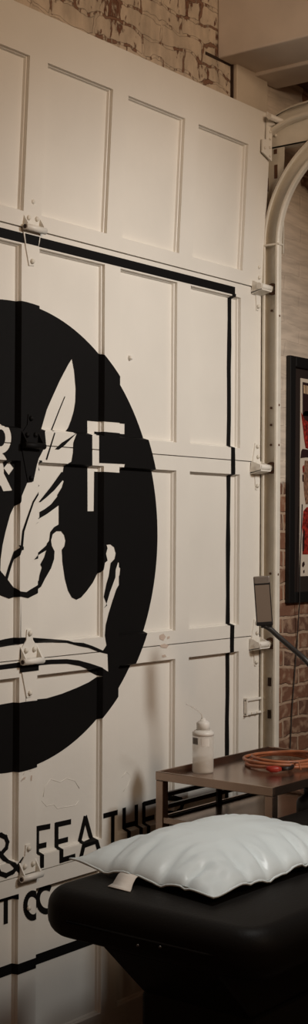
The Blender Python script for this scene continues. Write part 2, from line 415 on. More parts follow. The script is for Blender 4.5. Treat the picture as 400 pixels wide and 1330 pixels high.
right = feather_outer + ball_l + valley + ball_r + finger + band_top
rp = [da(*q) for q in right]
xc = rp[0][0]
L_.append((rp, False)); L_.append(([(2 * xc - x, z) for x, z in rp], False))
# between the two band strokes, and below the lower one
def sym(pts):
    p = [dp(*q) for q in pts]; L_.append((p, False)); L_.append(([(2 * p[0][0] + .0005 - x, z) for x, z in p], False))
sym([(27, 835), (40, 834.5), (60, 834), (80, 834.5), (95, 838.5), (108, 841), (121, 846), (133, 849), (134, 872), (125, 866), (110, 861), (95, 857), (80, 855.5), (60, 856), (40, 857.5), (27, 858.5)])
sym([(27, 866), (40, 864), (60, 862), (80, 861.5), (97, 864.5), (113, 871), (127, 878), (115, 886), (100, 893), (80, 901), (60, 907), (45, 908.5), (27, 910.5)])
# feather
blade = [(93, 466), (96, 482), (98, 505), (97.5, 522), (95.5, 534), (92, 546), (88, 556), (85, 560),
         (93.5, 562), (95, 575), (94.5, 588), (92.5, 599.5), (82, 602), (82.5, 606), (80, 622), (82.5, 625), (80, 633), (74, 643), (76, 656), (76, 681), (70, 684.5), (65, 691), (63.6, 702), (60.5, 706), (60, 714), (57, 724), (52, 733),
         (54, 737), (51, 747), (50, 754), (47, 761), (40, 765), (34, 769), (26, 768), (18, 764), (9, 752), (0, 741), (.5, 726), (3, 708), (7, 690), (13, 668), (21, 651), (28, 644), (38, 620), (44, 614.5), (47.5, 604), (50, 595.5), (54, 588), (59.5, 577), (58, 561), (53, 558), (60.5, 532), (67, 517), (77, 495), (88, 474)]
W(blade)
for pts, w0, w1 in (([(84, 515), (77, 532), (66, 560)], .003, .0045), ([(71, 562), (60, 597)], .0045, .006), ([(50, 630), (43, 652), (36, 672), (30, 690), (21.5, 710), (12.5, 736), (7.5, 753)], .005, .012)):
    n = len(pts); q = [da(*p) for p in pts]; l, r = [], []
    for i in range(n):
        t = (Vector(q[min(i + 1, n - 1)]) - Vector(q[max(i - 1, 0)])).normalized(); w = w0 + (w1 - w0) * i / (n - 1)
        l.append((q[i][0] - t.y * w / 2, q[i][1] + t.x * w / 2)); r.append((q[i][0] + t.y * w / 2, q[i][1] - t.x * w / 2))
    L_.append((l + r[::-1], True))
B([(97, 560), (88, 570), (80, 575), (71, 583.5), (76, 584), (83, 579), (97, 565)])          # barb gaps
B([(79.5, 613), (66, 632), (58, 642), (50, 652), (52, 652.5), (60, 646), (70, 637), (81, 624), (90, 615)])
B([(84, 632), (78, 640), (66, 655), (58, 661), (51, 665), (51, 672), (46, 681), (48, 679), (53, 672), (60, 668), (76.5, 656), (84, 650)])
B([(64, 704), (58, 710), (50, 717), (49, 721), (44, 727), (49, 725.5), (60, 714.5), (64, 710)])
B([(50.5, 598), (54, 598), (51, 611), (50, 611)])
B([(19, 708), (24, 710), (24, 714), (20, 715)])
# letter F
W([(113, 546.5), (161.5, 550.5), (161.5, 564), (122.2, 560.5), (122.2, 601.5), (155.5, 603), (153.5, 614.5), (122.2, 612.5), (121.5, 664), (113.4, 664)], dp)
# white ampersand at the frame's edge
def ring_poly(cx, cy, rx, ry, n=28): return [dp(cx + rx * cos(2 * pi * i / n), cy + ry * sin(2 * pi * i / n)) for i in range(n)]
L_.append((ring_poly(-5, 569, 13, 20), False)); L_.append((ring_poly(-6, 569, 6, 11), True))
W([(-14, 583), (-4, 583), (15.5, 636), (4, 638)]); 
L_.append((ring_poly(-11, 612, 16, 26), False)); L_.append((ring_poly(-10, 612, 8, 16), True))
W([(-14, 583), (-4, 583), (15.5, 637), (4, 638)])
W([(4.5, 608), (11, 599.5), (17.5, 608), (11, 617)])
em = paint('painted_emblem', L_, M['black']); em['label'] = 'black round emblem with a feather, crown and letter F left cream'

# ---- lettering
T_ = []
SWX = .0168
def S(pts, w=SWX, closed=False, f=dp):
    for p in stroke([f(*q) for q in pts], w, closed): T_.append((p, True))
def arc(cx, cy, rx, ry, a0, a1, n=18): return [(cx + rx * cos(R(a0 + (a1 - a0) * i / n)), cy + ry * sin(R(a0 + (a1 - a0) * i / n))) for i in range(n + 1)]
HB = .0155
# F E A T H E R
S([(48, 1073.5), (47.7, 1126)]); S([(46.3, 1076.5), (65, 1073)], HB); S([(47, 1100), (60, 1097)], HB)
S([(73.2, 1068), (73, 1119)]); S([(71.5, 1071.5), (92, 1067)], HB); S([(73, 1094), (88, 1090)], HB); S([(71.3, 1116.5), (91, 1110.5)], HB)
S([(98, 1114), (110.8, 1060)]); S([(110.2, 1060), (123, 1107)]); S([(102, 1097), (119, 1091)], HB)
S([(134, 1059.8), (152.5, 1055)], HB, f=da); S([(146.3, 1057), (146.0, 1104)], f=da)
S([(161, 1049), (160.7, 1095)]); S([(176.8, 1045), (176.5, 1090)]); S([(161, 1073), (176, 1069)], HB)
S([(186.5, 1042), (186.3, 1087)]); S([(185.5, 1044.5), (202.5, 1040)], HB); S([(186, 1065), (200, 1061)], HB); S([(185.5, 1084.5), (203, 1080)], HB)
S([(211, 1037), (210.8, 1082)]); S([(211, 1038.5), (221, 1036), (228, 1038), (230.5, 1044), (228, 1051), (222, 1055), (211, 1058)]); S([(219, 1056), (231, 1076)])
# ampersand
S([(-6, 1086), (1, 1084.5), (7, 1087.5), (9.5, 1094), (8, 1101), (2, 1108), (-7, 1115), (-11, 1124), (-7, 1133), (1, 1135.5), (10, 1131), (18, 1122), (24.5, 1113)], .0135)
S([(-8, 1096), (-6, 1103), (4, 1114), (21.5, 1132)], .0145); S([(-6, 1086), (-9, 1091), (-8, 1096)], .0135)
# second line  T O C
S([(-3, 1169), (17.5, 1163)], HB); S([(7.3, 1166), (7.2, 1200)])
S(arc(35.5, 1174.5, 9.3, 15.5, 0, 360), SWX, False)
S(arc(60, 1168, 11, 15.5, 70, 300), SWX)
lt = paint('painted_lettering', T_, M['black']); lt['label'] = 'black block lettering under the emblem'
# ---- border lines
a0 = dp(224, 349)[1]; p0 = un(160, 336, 1, 0); p1 = un(160, 347.5, 1, 0)
zt0, zt1 = p1.z, p0.z
xe0 = un(305, 378, 1, 0).x; xv0 = un(294.6, 500, 1, DEP).x; xv1 = un(299.6, 500, 1, DEP).x
pb0 = un(40, 1242, 1, DEP); pb1 = un(40, 1255.5, 1, DEP)
XL = 2 * (-.76) - xv1
bl = [([(-1.98, zt0), (xe0, zt0), (xe0, zt1), (-1.98, zt1)], True)]
# the vertical stroke swings a hair, as brushed
def vstroke(x0, x1):
    n = 24; l, r = [], []
    for i in range(n + 1):
        z = pb1.z + (zt0 + .004 - pb1.z) * i / n
        l.append((x0 + .0016 * sin(i * 1.7), z)); r.append((x1 + .0016 * sin(i * 2.3 + 1), z))
    return l + r[::-1]
bl.append((vstroke(xv0, xv1), True)); bl.append((vstroke(-1.98, -1.955), True))
bl.append(([(-1.98, pb1.z), (xv1, pb1.z), (xv1, pb0.z), (-1.98, pb0.z)], True))
bd = paint('painted_border', bl, M['black']); bd['label'] = 'black painted border line'

# ---- chipped paint
M['chip'] = mat('bare_timber', (.55, .44, .36), .8)
chips = [[(207, 825), (212, 823), (215, 827), (212, 832), (207, 830)], [(217, 827), (220, 826), (220, 829), (217, 830)], [(207, 838), (213, 836), (219, 838), (216, 842), (209, 841)], [(210, 851), (214, 850), (216, 853), (211, 854)],
         [(1, 253.5), (5, 252.5), (9, 254.2), (14, 252.8), (15, 254), (9, 255.6), (5, 254), (1, 255)], [(40, 1007), (41.5, 1007), (41, 1014), (39.5, 1014)], [(30, 1010), (33, 1009), (32, 1012), (28, 1014)]]
cp = paint('chipped_paint', [([da(*q) for q in c], True) for c in chips if c[0][1] > 300], M['chip']); cp['label'] = 'brown chips in the cream paint'

# ---- hinges on the mullion
def hinge(cx, zs, m, lower=True):
    bm = bmesh.new(); t = -.004
    # lower leaf: wide at the seam, tapering to a bolt
    if lower: prism(bm, [(cx - .036, 0, zs - .012), (cx + .036, 0, zs - .012), (cx + .034, 0, zs - .03), (cx + .012, 0, zs - .105), (cx - .010, 0, zs - .108), (cx - .03, 0, zs - .035)], (0, t, 0))
    # upper leaf with raised ears
    prism(bm, [(cx - .036, 0, zs + .004), (cx + .036, 0, zs + .004), (cx + .036, 0, zs + .03), (cx + .014, 0, zs + .055), (cx + .010, 0, zs + .085), (cx - .010, 0, zs + .085), (cx - .014, 0, zs + .055), (cx - .036, 0, zs + .03)], (0, t, 0))
    prism(bm, [(cx - .036, 0, zs - .012), (cx - .036, -.022, zs - .010), (cx - .036, -.022, zs + .006), (cx - .036, 0, zs + .04)], (.005, 0, 0))
    prism(bm, [(cx + .031, 0, zs - .012), (cx + .031, -.022, zs - .010), (cx + .031, -.022, zs + .006), (cx + .031, 0, zs + .04)], (.005, 0, 0))
    lathe(bm, [(.0095, -.042), (.0095, .042)], (cx, -.017, zs - .004), 14, 0, 'x')
    h = obj('hinge', bm, m, door)
    bolts(h, [(bx, -.004, bz) for bx, bz in ((cx, zs + .074), (cx + .001, zs - .095), (cx - .016, zs + .026), (cx + .018, zs + .028))], .0075, .008, M['track'] if m is M['white'] else m)
    if zs > 2.3:
        w_ = .031; bm = bmesh.new(); prism(bm, [(cx - .029, -.0028, zt1), (cx + .031, -.0028, zt1), (cx + .026, -.0028, zt0), (cx - .024, -.0028, zt0)], (0, -.0028, 0)); b = obj('paint_band', bm, M['black'], h); b['label'] = 'black border stroke across the hinge'
    if zs > 1.0 and zs < 1.4:
        bm = bmesh.new(); box(bm, cx - .037, cx + .037, -.0055, -.003, zs - .034, zs - .014); b = obj('paint_band', bm, M['black'], h); b['label'] = 'black paint stroke across the hinge'
    if m is M['white']:
        bm = bmesh.new(); lathe(bm, [(.006, -.0015), (.006, .0)], (cx - .0425, -.017, zs - .004), 10, 0, 'x'); obj('hinge_pin', bm, M['hole'], h)
for cx in (-.579,):
    for k in (1, 2, 3, 4): hinge(cx, k * SEC + (.004 if k == 4 else 0), M['black'] if k == 3 else M['white'], k != 1)

# ---- roller brackets on the end stile
XW = .628                                    # web of the track
TY = -.038                                   # middle of the track
def roller_bracket(zs, cx=.575):
    bm = bmesh.new()
    prism(bm, [(cx - .018, 0, zs + .015), (cx + .03, 0, zs + .01), (cx + .024, 0, zs + .05), (cx + .018, 0, zs + .078), (cx - .002, 0, zs + .078), (cx - .008, 0, zs + .05)], (0, -.004, 0))
    prism(bm, [(cx - .03, 0, zs - .032), (cx + .036, 0, zs - .03), (cx + .034, 0, zs + .014), (cx - .018, 0, zs + .018)], (0, -.006, 0))
    prism(bm, [(cx - .004, 0, zs - .03), (cx + .028, 0, zs - .03), (cx + .016, 0, zs - .085), (cx + .002, 0, zs - .085)], (0, -.004, 0))
    # folded carrier
    prism(bm, [(cx - .03, 0, zs - .03), (cx - .03, -.046, zs - .02), (cx - .03, -.05, zs - .004), (cx - .03, -.006, zs + .014)], (.004, 0, 0))
    prism(bm, [(cx + .03, 0, zs - .03), (cx + .03, -.046, zs - .02), (cx + .03, -.05, zs - .004), (cx + .03, -.006, zs + .014)], (.004, 0, 0))
    prism(bm, [(cx - .03, 0, zs - .032), (cx - .03, -.046, zs - .022), (cx - .03, -.046, zs - .018), (cx - .03, 0, zs - .026)], (.062, 0, 0))
    lathe(bm, [(.011, -.034), (.011, .05)], (cx, -.036, zs - .008), 14, 0, 'x')
    b = obj('roller_bracket', bm, M['white'], door)
    bolts(b, [(bx, -.005, bz) for bx, bz in ((cx + .009, zs + .066), (cx + .012, zs + .03), (cx + .009, zs - .072), (cx - .006, zs + .004))], .007, .008, M['track'])
    bm = bmesh.new(); lathe(bm, [(.006, -.001), (.006, .001)], (cx - .032, -.034, zs - .008), 10, 0, 'x'); obj('pin_hole', bm, M['hole'], b)
    bm = bmesh.new(); lathe(bm, [(.006, .05), (.006, .052)], (cx, -.036, zs - .008), 10, 0, 'x')
    lathe(bm, [(.012, .048), (.021, .050), (.021, .062), (.012, .064)], (cx, -.036, zs - .008), 18, 0, 'x')
    obj('roller', bm, M['rust'], b)
for py, px in ((371, 335), (604, 330), (834, 328)):
    roller_bracket(un(px + 5, py, 1, -.02).z)
# top corner bracket and roller
tb = un(338, 180, 1, -.03)
cxt = .585; yt = tb.y
bm = bmesh.new()
yy = -.035
prism(bm, [(cxt - .032, yy, 2.905), (cxt + .028, yy, 2.885), (cxt + .028, yy, 3.045), (cxt - .004, yy, 3.052), (cxt - .006, yy, 2.955), (cxt - .032, yy, 2.95)], (0, -.005, 0))
prism(bm, [(cxt - .004, yy, 3.0), (cxt + .028, yy, 3.0), (cxt + .028, yy - .018, 3.012), (cxt - .004, yy - .018, 3.03)], (0, 0, .012))
lathe(bm, [(.010, -.05), (.010, .05), (.0125, .052), (.0125, .056)], (cxt + .02, yy - .03, 3.025), 12, 0, 'x')
tbr = obj('top_bracket', bm, M['white'], door)
bm = bmesh.new()
lathe(bm, [(.008, .056), (.019, .058), (.019, .064), (.012, .066), (.012, .070), (.019, .072), (.019, .078), (.008, .08)], (cxt + .02, yy - .03, 3.025), 18, 0, 'x')
obj('roller', bm, M['track'], tbr)
bolts(tbr, [(cxt + .014, yy - .005, z) for z in (2.90, 2.93, 2.96, 2.985)] + [(cxt - .018, yy - .005, 2.922)], .005, .005, M['track'])
# hasp plate low on the stile
hp = un(326, 917, 1, 0); hz = un(326, 928, 1, 0).z; hz1 = un(326, 905, 1, 0).z; hx0 = un(316, 917, 1, 0).x
bm = bmesh.new(); box(bm, hx0, DX1 - .008, -.004, 0, hz + .004, hz1 - .004); box(bm, hx0, hx0 + .006, -.016, 0, hz, hz1)
box(bm, hx0, DX1 + .02, -.012, -.004, hz1 - .012, hz1 - .004); box(bm, hx0, DX1 + .02, -.012, -.004, hz + .002, hz + .010)
hs = obj('latch_plate', bm, M['white'], door, bevel=.0015)
bolts(hs, [(hx0 + d, -.011, hz + .006) for d in (.035, .07, .10)], .005, .006, M['track'])

# ------------------------------------------------------------------ roller track
track = empty('door_track', (XW, 0, 0))
tag(track, 'cream painted steel roller track standing beside the garage door and curving overhead', 'track')
AR = .375; ZA = un(350, 317, 1, -.04).z
prof = [(-.020, .024), (-.020, .029), (-.016, .031), (0, .031), (.002, .026), (.002, -.026), (0, -.031), (-.014, -.033), (-.018, -.030), (-.0185, -.025), (-.016, -.022)]
path = [(TY, .0), (TY, ZA - .002)]
bm = bmesh.new(); sweep(bm, prof, path, XW); obj('vertical_rail', bm, M['track'], track)
path = [(TY - AR + AR * cos(a), ZA + AR * sin(a)) for a in [pi / 2 * i / 28 for i in range(29)]] + [(-1.9, ZA + AR)]
bm = bmesh.new(); sweep(bm, prof, path, XW + .001); crl = obj('curved_rail', bm, M['track'], track)
bm = bmesh.new(); tube(bm, [(XW - .017, TY - AR + (AR + .032) * cos(a), ZA + (AR + .032) * sin(a)) for a in [pi / 2 * i / 24 for i in range(25)]], .0028, 6); obj('rusty_edge', bm, M['rust'], crl)
bm = bmesh.new(); box(bm, XW - .022, XW + .006, TY - .037, TY + .034, ZA - .004, ZA + .002); obj('joint_plate', bm, M['track'], track)
# wall angle behind the rail
AX = XW + .006
bm = bmesh.new(); box(bm, AX, AX + .004, -.003, .035, 0, ZA + .35); box(bm, AX, AX + .04, .031, .035, 0, ZA + .35)
an = obj('wall_angle', bm, M['post'], track)
bm = bmesh.new(); box(bm, AX - .001, AX + .004, -.0065, -.003, 0, ZA + .1); obj('gap_strip', bm, M['rust'], an)
for z in (ZA - .14, ZA - .35, ZA - .62, ZA - 1.0, 1.25, 1.05, .95):
    slots(an, [(AX - .0012, AX + .001, .004, .013, z - .02, z + .02)], M['hole'])
# flag plate at the curve and horizontal angle
zf0 = ZA - .03; zh0 = un(352, 193, 0, AX).z; zh1 = un(352, 160, 0, AX).z
bm = bmesh.new(); box(bm, AX + .004, AX + .008, -.074, .03, zf0, zh0 + .05); fl = obj('flag_plate', bm, M['track'], track)
for px, py in ((358.5, 223), (347, 240), (358, 197)):
    p = un(px, py, 0, AX + .004); h = .024 if py > 200 else .008; slots(fl, [(AX + .002, AX + .005, p.y - .006, p.y + .006, p.z - h, p.z + h)], M['rust'])
bm = bmesh.new(); box(bm, AX, AX + .004, -1.9, .03, zh0, zh1); box(bm, AX, AX + .034, -1.9, .03, zh0, zh0 + .004)
hb = obj('horizontal_angle', bm, M['track'], track)
for px, py in ((358, 176), (389, 151.5)):
    p = un(px, py, 0, AX); bm = bmesh.new(); lathe(bm, [(.006, 0), (.006, -.003), (.002, -.005)], (AX, p.y, p.z), 10, 0, 'x'); obj('bolt', bm, M['track'], hb)
for py in (404, 530, 552, 578, 745):
    p = un(351, py, 0, XW); bm = bmesh.new(); lathe(bm, [(.0045, -.001), (.0045, -.003), (.002, -.004)], (XW, TY + .004, p.z), 8, 0, 'x'); obj('bolt', bm, M['rust'], track)
bolts(track, [(XW - .009, TY - .033, un(361, py, 1, TY - .031).z) for py in (410, 526, 578, 746)], .0045, .003, M['rust'])
slots(track, [(XW - .0015, XW + .001, TY + .000, TY + .012, z - .016, z + .014) for z in (un(346.5, 885, 0, XW).z, un(346.5, 927, 0, XW).z)], M['hole'])

# upper track for the top roller
pts = [un(px, py + 5.5, 0, XW) for px, py in ((346, 168), (350, 163.5), (356, 158.5), (364, 153), (373, 148), (383, 143.5), (393, 140), (402, 137.5))]
path = [(p.y, p.z) for p in pts]; e = path[-1]
path += [(e[0] - .08, e[1] + .012), (e[0] - .2, e[1] + .018), (-1.9, e[1] + .018)]
pr2 = [(-.026, .014), (-.026, .021), (-.022, .023), (0, .023), (.002, .018), (.002, -.018), (0, -.023), (-.024, -.023), (-.026, -.018)]
bm = bmesh.new(); sweep(bm, pr2, path, XW + .002); upr = obj('upper_rail', bm, M['track'], track)
bm = bmesh.new()
tube(bm, [(XW - .012, p[0], p[1] + .026) for p in path[:9]], .0035, 6); obj('rubber_edge', bm, M['hole'], upr)
bm = bmesh.new(); p = un(377, 143, 0, XW)
box(bm, AX - .002, AX + .010, -1.86, -1.80, 3.0, 3.95); obj('hanger', bm, M['track'], track)

# ------------------------------------------------------------------ framed poster
FY = WY - .02
tl = un(372.6, 461.5, 1, WY - .004); bl_ = un(371.2, 783.5, 1, WY - .004)
fx0, fz1, fz0 = tl.x, tl.z, bl_.z
FWID = .62
fr = empty('picture_frame', (fx0 + FWID / 2, WY, fz0))
tag(fr, 'black framed red and black poster hanging on the brick wall', 'picture')
FB = un(384, 600, 1, FY).x - fx0
bm = bmesh.new()
for b_ in ((fx0, fx0 + FB, fz0, fz1), (fx0 + FWID - FB, fx0 + FWID, fz0, fz1), (fx0 + FB, fx0 + FWID - FB, fz1 - FB, fz1), (fx0 + FB, fx0 + FWID - FB, fz0, fz0 + FB)):
    box(bm, b_[0], b_[1], FY, WY - .001, b_[2], b_[3])
obj('frame', bm, M['frame'], fr, bevel=.003)
MY = FY + .014
bm = bmesh.new(); box(bm, fx0 + FB - .003, fx0 + FWID - FB + .003, MY, MY + .006, fz0 + FB - .003, fz1 - FB + .003); obj('mat_board', bm, M['mat'], fr)
PY = MY - .001
a = un(390.3, 491, 1, PY); b = un(389.3, 748.5, 1, PY); px0, pz1, pz0 = a.x, a.z, b.z; px1 = fx0 + FWID - (px0 - fx0)
bm = bmesh.new(); box(bm, px0, px1, PY, MY, pz0, pz1); po = obj('poster', bm, M['paper'], fr)
def flat(name, polys, m, dy):
    bm = bmesh.new()
    polys = [[(468, 696 + (y - 696) * 1106 / 1134) if x == 440 else (x, y) for x, y in pl] for pl in polys]
    for pl in polys: prism(bm, [(p.x, PY - dy, p.z) for p in [un(x, y, 1, PY - dy) for x, y in pl]], (0, dy * .4, 0))
    return obj(name, bm, m, po)
flat('poster_print', [[(393, 496), (440, 508), (440, 540), (393, 540)], [(392, 540), (396, 534), (440, 530), (440, 560), (396, 556)]], M['ink_dark'], .0006)
flat('poster_title', [[(394.3, 500), (395.8, 500.3), (396.3, 511), (394.6, 511)], [(396.8, 500.5), (398, 500.8), (398.2, 511.6), (397, 511.4)], [(398.8, 501), (401, 501.4), (401, 512), (399, 512)], [(404, 502), (407, 502.5), (407, 513), (404, 512.6)], [(410, 503), (418, 504.5), (418, 515), (410, 514)]], M['ink_cream'], .0011)
flat('poster_figure', [[(391, 535), (396, 545), (400, 548), (440, 545), (440, 600), (397, 582), (395, 570), (394, 560)], [(393, 606), (395, 604), (395.5, 612), (393.5, 615)],
                       [(394, 664), (398, 659), (440, 650), (440, 722), (393, 720), (393.5, 695), (392.5, 685)]], M['ink_red'], .0011)
for _pl in [[(391.5, 586), (393, 583), (400, 584), (440, 590), (440, 597), (398, 594), (390.5, 595)], [(393, 616), (394.5, 617), (394.5, 626), (393, 625)], [(393, 700), (394.5, 686), (396, 690), (395, 716), (393, 716)], [(393, 731), (395, 729), (396, 733), (394, 737), (392.5, 735)], [(394, 741), (395.5, 740), (395.5, 744), (394.2, 744.5)]]: flat('poster_shade', [_pl], M['ink_dark'], .0016)
flat('poster_tint', [[(396, 598), (440, 604), (440, 652), (397, 655), (395, 640), (394, 620)]], M['ink_tan'], .0009)
# cord dangling in front of the frame and down the brick
ca = [un(391, 700, 1, FY - .006), un(389.5, 740, 1, FY - .006), un(388.8, 785, 1, FY - .006), un(386, 830, 1, WY - .006), un(383, 870, 1, WY - .006), un(379, 925, 1, WY - .006), un(377, 970, 1, WY - .006), un(374, 1040, 1, WY - .006), un(372, 1080, 1, WY - .006), un(371, 1200, 1, WY - .006), Vector((.86, WY - .006, .01)), Vector((.90, WY - .05, .004))]
ca = [un(392.5, 655, 1, FY - .006)] + ca
bm = bmesh.new(); tube(bm, ca, .0022, 8); tag(obj('cable', bm, M['neck']), 'thin dark cable hanging down from the framed poster over bare brick', 'cable')

# ------------------------------------------------------------------ trolley
TZ = .87
tx0, tx1, ty0, ty1 = -.203, .417, -.582, -.167
tr = empty('trolley', ((tx0 + tx1) / 2, (ty0 + ty1) / 2, 0))
tag(tr, 'brown steel trolley with black rails standing beside the garage door', 'trolley')
RH = .022
bm = bmesh.new()
box(bm, tx0, tx1, ty0, ty1, TZ - .026, TZ - .018)
for b_ in ((tx0, tx0 + .008, ty0, ty1), (tx1 - .008, tx1, ty0, ty1)): box(bm, b_[0], b_[1], b_[2], b_[3], TZ - RH, TZ)
for b_ in ((tx0 + .008, tx1 - .008, ty0, ty0 + .008), (tx0 + .008, tx1 - .008, ty1 - .008, ty1)): box(bm, b_[0], b_[1], b_[2], b_[3], TZ - RH, TZ)
obj('tray', bm, M['steel'], tr, bevel=.002)
LW = .027
for lx in (tx0 + .001, tx1 - LW - .001):
    for ly in (ty0 + .001, ty1 - LW - .001):
        bm = bmesh.new(); box(bm, lx, lx + LW, ly, ly + LW, .05, TZ - .026)
        lg = obj('leg', bm, M['steel'], tr, bevel=.002)
        bm = bmesh.new(); lathe(bm, [(.012, 0), (.025, .003), (.025, .021), (.012, .024)], (lx + .001, ly + LW / 2, .025), 16, 0, 'x'); obj('caster', bm, M['lampblack'], lg)
for z in (TZ - .135, .22):
    bm = bmesh.new(); box(bm, tx0 + LW, tx1 - LW, ty0 + .006, ty1 - .006, z - .016, z - .010)
    for b_ in ((tx0 + .004, tx0 + .010, ty0 + .01, ty1 - .01), (tx1 - .010, tx1 - .004, ty0 + .01, ty1 - .01)): box(bm, b_[0], b_[1], b_[2], b_[3], z - .016, z)
    for yb in (ty0 + .006, ty1 - .012): box(bm, tx0 + LW, tx1 - LW, yb, yb + .006, z - .016, z)
    obj('shelf', bm, M['steel'], tr)
for z in (TZ - .073, TZ - .109, TZ - .145, TZ - .182):
    bm = bmesh.new(); box(bm, tx0 + LW, tx1 - LW, ty1 - .018, ty1 - .008, z - .0065, z + .0065)
    rl = obj('guard_rail', bm, M['darksteel'], tr); rl['label'] = 'black guard rail'
bm = bmesh.new(); p = un(284.5, 1040, 1, ty1 - .022); box(bm, p.x - .012, p.x + .012, ty1 - .026, ty1 - .018, .05, TZ - .026); ps = obj('rail_post', bm, M['darksteel'], tr); ps['label'] = 'black upright behind the tray'

# wash bottle on the tray
BZ = TZ - .018
bp_ = un(263.5, 1003, 2, BZ); br_ = .0325
bt = empty('wash_bottle', (bp_.x, bp_.y, BZ)); tag(bt, 'translucent white wash bottle with a bent straw spout standing on the trolley', 'bottle')
bm = bmesh.new(); lathe(bm, [(br_ * .92, 0), (br_, .005), (br_, .112), (br_ * .96, .12), (br_ * .7, .128), (.018, .132), (.018, .138)], (bp_.x, bp_.y, BZ + .0005), 36); obj('bottle_body', bm, M['plastic'], bt)
bm = bmesh.new(); lathe(bm, [(br_ * .90, .002), (br_ * .95, .006), (br_ * .95, .042)], (bp_.x, bp_.y, BZ + .002), 36); obj('liquid', bm, M['liquid'], bt)
bm = bmesh.new(); lathe(bm, [(br_ * 1.02, .113), (br_ * 1.02, .122), (br_ * .75, .129)], (bp_.x, bp_.y, BZ), 36)
lathe(bm, [(.020, .128), (.0205, .150), (.017, .154), (.009, .158), (.006, .166)], (bp_.x, bp_.y, BZ), 28); obj('screw_cap', bm, M['cap'], bt)
zb = bp_ - CAM
sp = [un(263, 938, 1, bp_.y), un(262.5, 930, 1, bp_.y), un(260.5, 926, 1, bp_.y), un(254, 921, 1, bp_.y), un(247, 916.5, 1, bp_.y), un(242, 914.5, 1, bp_.y)]
bm = bmesh.new(); tube(bm, [(bp_.x, bp_.y, BZ + .160)] + sp, [.004, .0032, .0028, .0026, .0022, .0018, .0014], 10); obj('straw_spout', bm, M['plastic'], bt)
bm = bmesh.new()
vd = (CAM - bp_); ang = math.atan2(vd.y, vd.x)
def patch(bm, a0, a1, z0, z1, r):
    n = 8; A = [bm.verts.new((bp_.x + r * cos(ang + a0 + (a1 - a0) * i / n), bp_.y + r * sin(ang + a0 + (a1 - a0) * i / n), z0)) for i in range(n + 1)]
    Bv = [bm.verts.new((v.co.x, v.co.y, z1)) for v in A]
    for i in range(n): bm.faces.new((A[i], A[i + 1], Bv[i + 1], Bv[i]))
patch(bm, -.15, .62, BZ + .083, BZ + .108, br_ + .0007); obj('sticker', bm, M['cap'], bt)
bm = bmesh.new(); patch(bm, -1.25, -.50, BZ + .088, BZ + .108, br_ + .0007); o = obj('dark_print', bm, M['grey_ink'], bt); bt_sw = o

# coil of orange cord on the tray
cc = un(366, 988, 2, BZ + .012)
bm = bmesh.new()
for i, (rx, dz, ph, ox) in enumerate(((.118, .006, 0, 0), (.108, .012, .7, .004), (.122, .018, 1.9, -.003), (.100, .022, 2.6, .01))):
    pts = []
    for j in range(56):
        a = 2 * pi * j / 56
        rr = rx * (1 + .035 * sin(2 * a + ph) + .02 * sin(3 * a + 2 * ph))
        pts.append((cc.x + ox + rr * cos(a) * 1.05 + .0, cc.y + rr * sin(a) * .95, BZ + dz + .003 + .003 * sin(a * 2 + ph)))
    tube(bm, pts, .0048, 10, closed=True)
cl = obj('cord_coil', bm, M['orange']); tag(cl, 'coiled orange cord lying on the trolley tray', 'cord')
pa = un(352, 999, 2, BZ + .016)
bm = bmesh.new(); tube(bm, [pa + Vector((-.008, .012, .004)), pa, pa + Vector((.012, -.014, 0)), pa + Vector((.022, -.022, 0))], [.006, .0105, .0105, .006], 12); o = obj('plug', bm, M['red'], cl); o['label'] = 'red plug'
bm = bmesh.new(); pb = pa + Vector((.024, -.024, 0)); tube(bm, [pb, pb + Vector((.03, -.012, 0)), pb + Vector((.06, 0, 0)), pb + Vector((.12, .05, .002))], .006, 10); o = obj('plug_lead', bm, M['lampblack'], cl); o['label'] = 'black lead'
bm = bmesh.new(); q = un(386, 990, 2, BZ + .03); tube(bm, [q + Vector((-.012, -.02, -.02)), q + Vector((-.002, -.008, 0)), q + Vector((.008, .012, -.004)), q + Vector((.012, .02, -.022))], .003, 8); obj('cord_tie', bm, M['orange'], cl)

# black jar on the trolley's middle shelf
JZ = TZ - .135 - .010
jp = un(402, 1062, 2, JZ)
jp = Vector((min(max(jp.x, tx0 + .1), tx1 - .09), min(max(jp.y, ty0 + .07), ty1 - .08), JZ))
jr = empty('jar', jp); tag(jr, 'round shouldered black jar on the trolley shelf under the tray', 'jar')
bm = bmesh.new(); lathe(bm, [(.036, 0), (.04, .004), (.04, .045), (.036, .058), (.022, .068), (.016, .072)], jp, 28); obj('jar_body', bm, M['lampblack'], jr)
bm = bmesh.new(); lathe(bm, [(.018, .072), (.018, .09), (.016, .092)], jp, 24); obj('jar_lid', bm, M['lampblack'], jr)

# ------------------------------------------------------------------ gooseneck lamp clamped to the trolley
cl_p = Vector((tx1 - .004, -.37, TZ))
lamp = empty('gooseneck_lamp', (cl_p.x, cl_p.y, TZ - .03)); tag(lamp, 'slim rectangular lamp head on a black gooseneck, in front of the roller track', 'lamp')
DL = 4.12                                    # distance along the view where the head hangs
def atd(px, py, d): r_ = ray(px, py); return CAM + r_ * d
hc = atd(341.5, 779, DL)
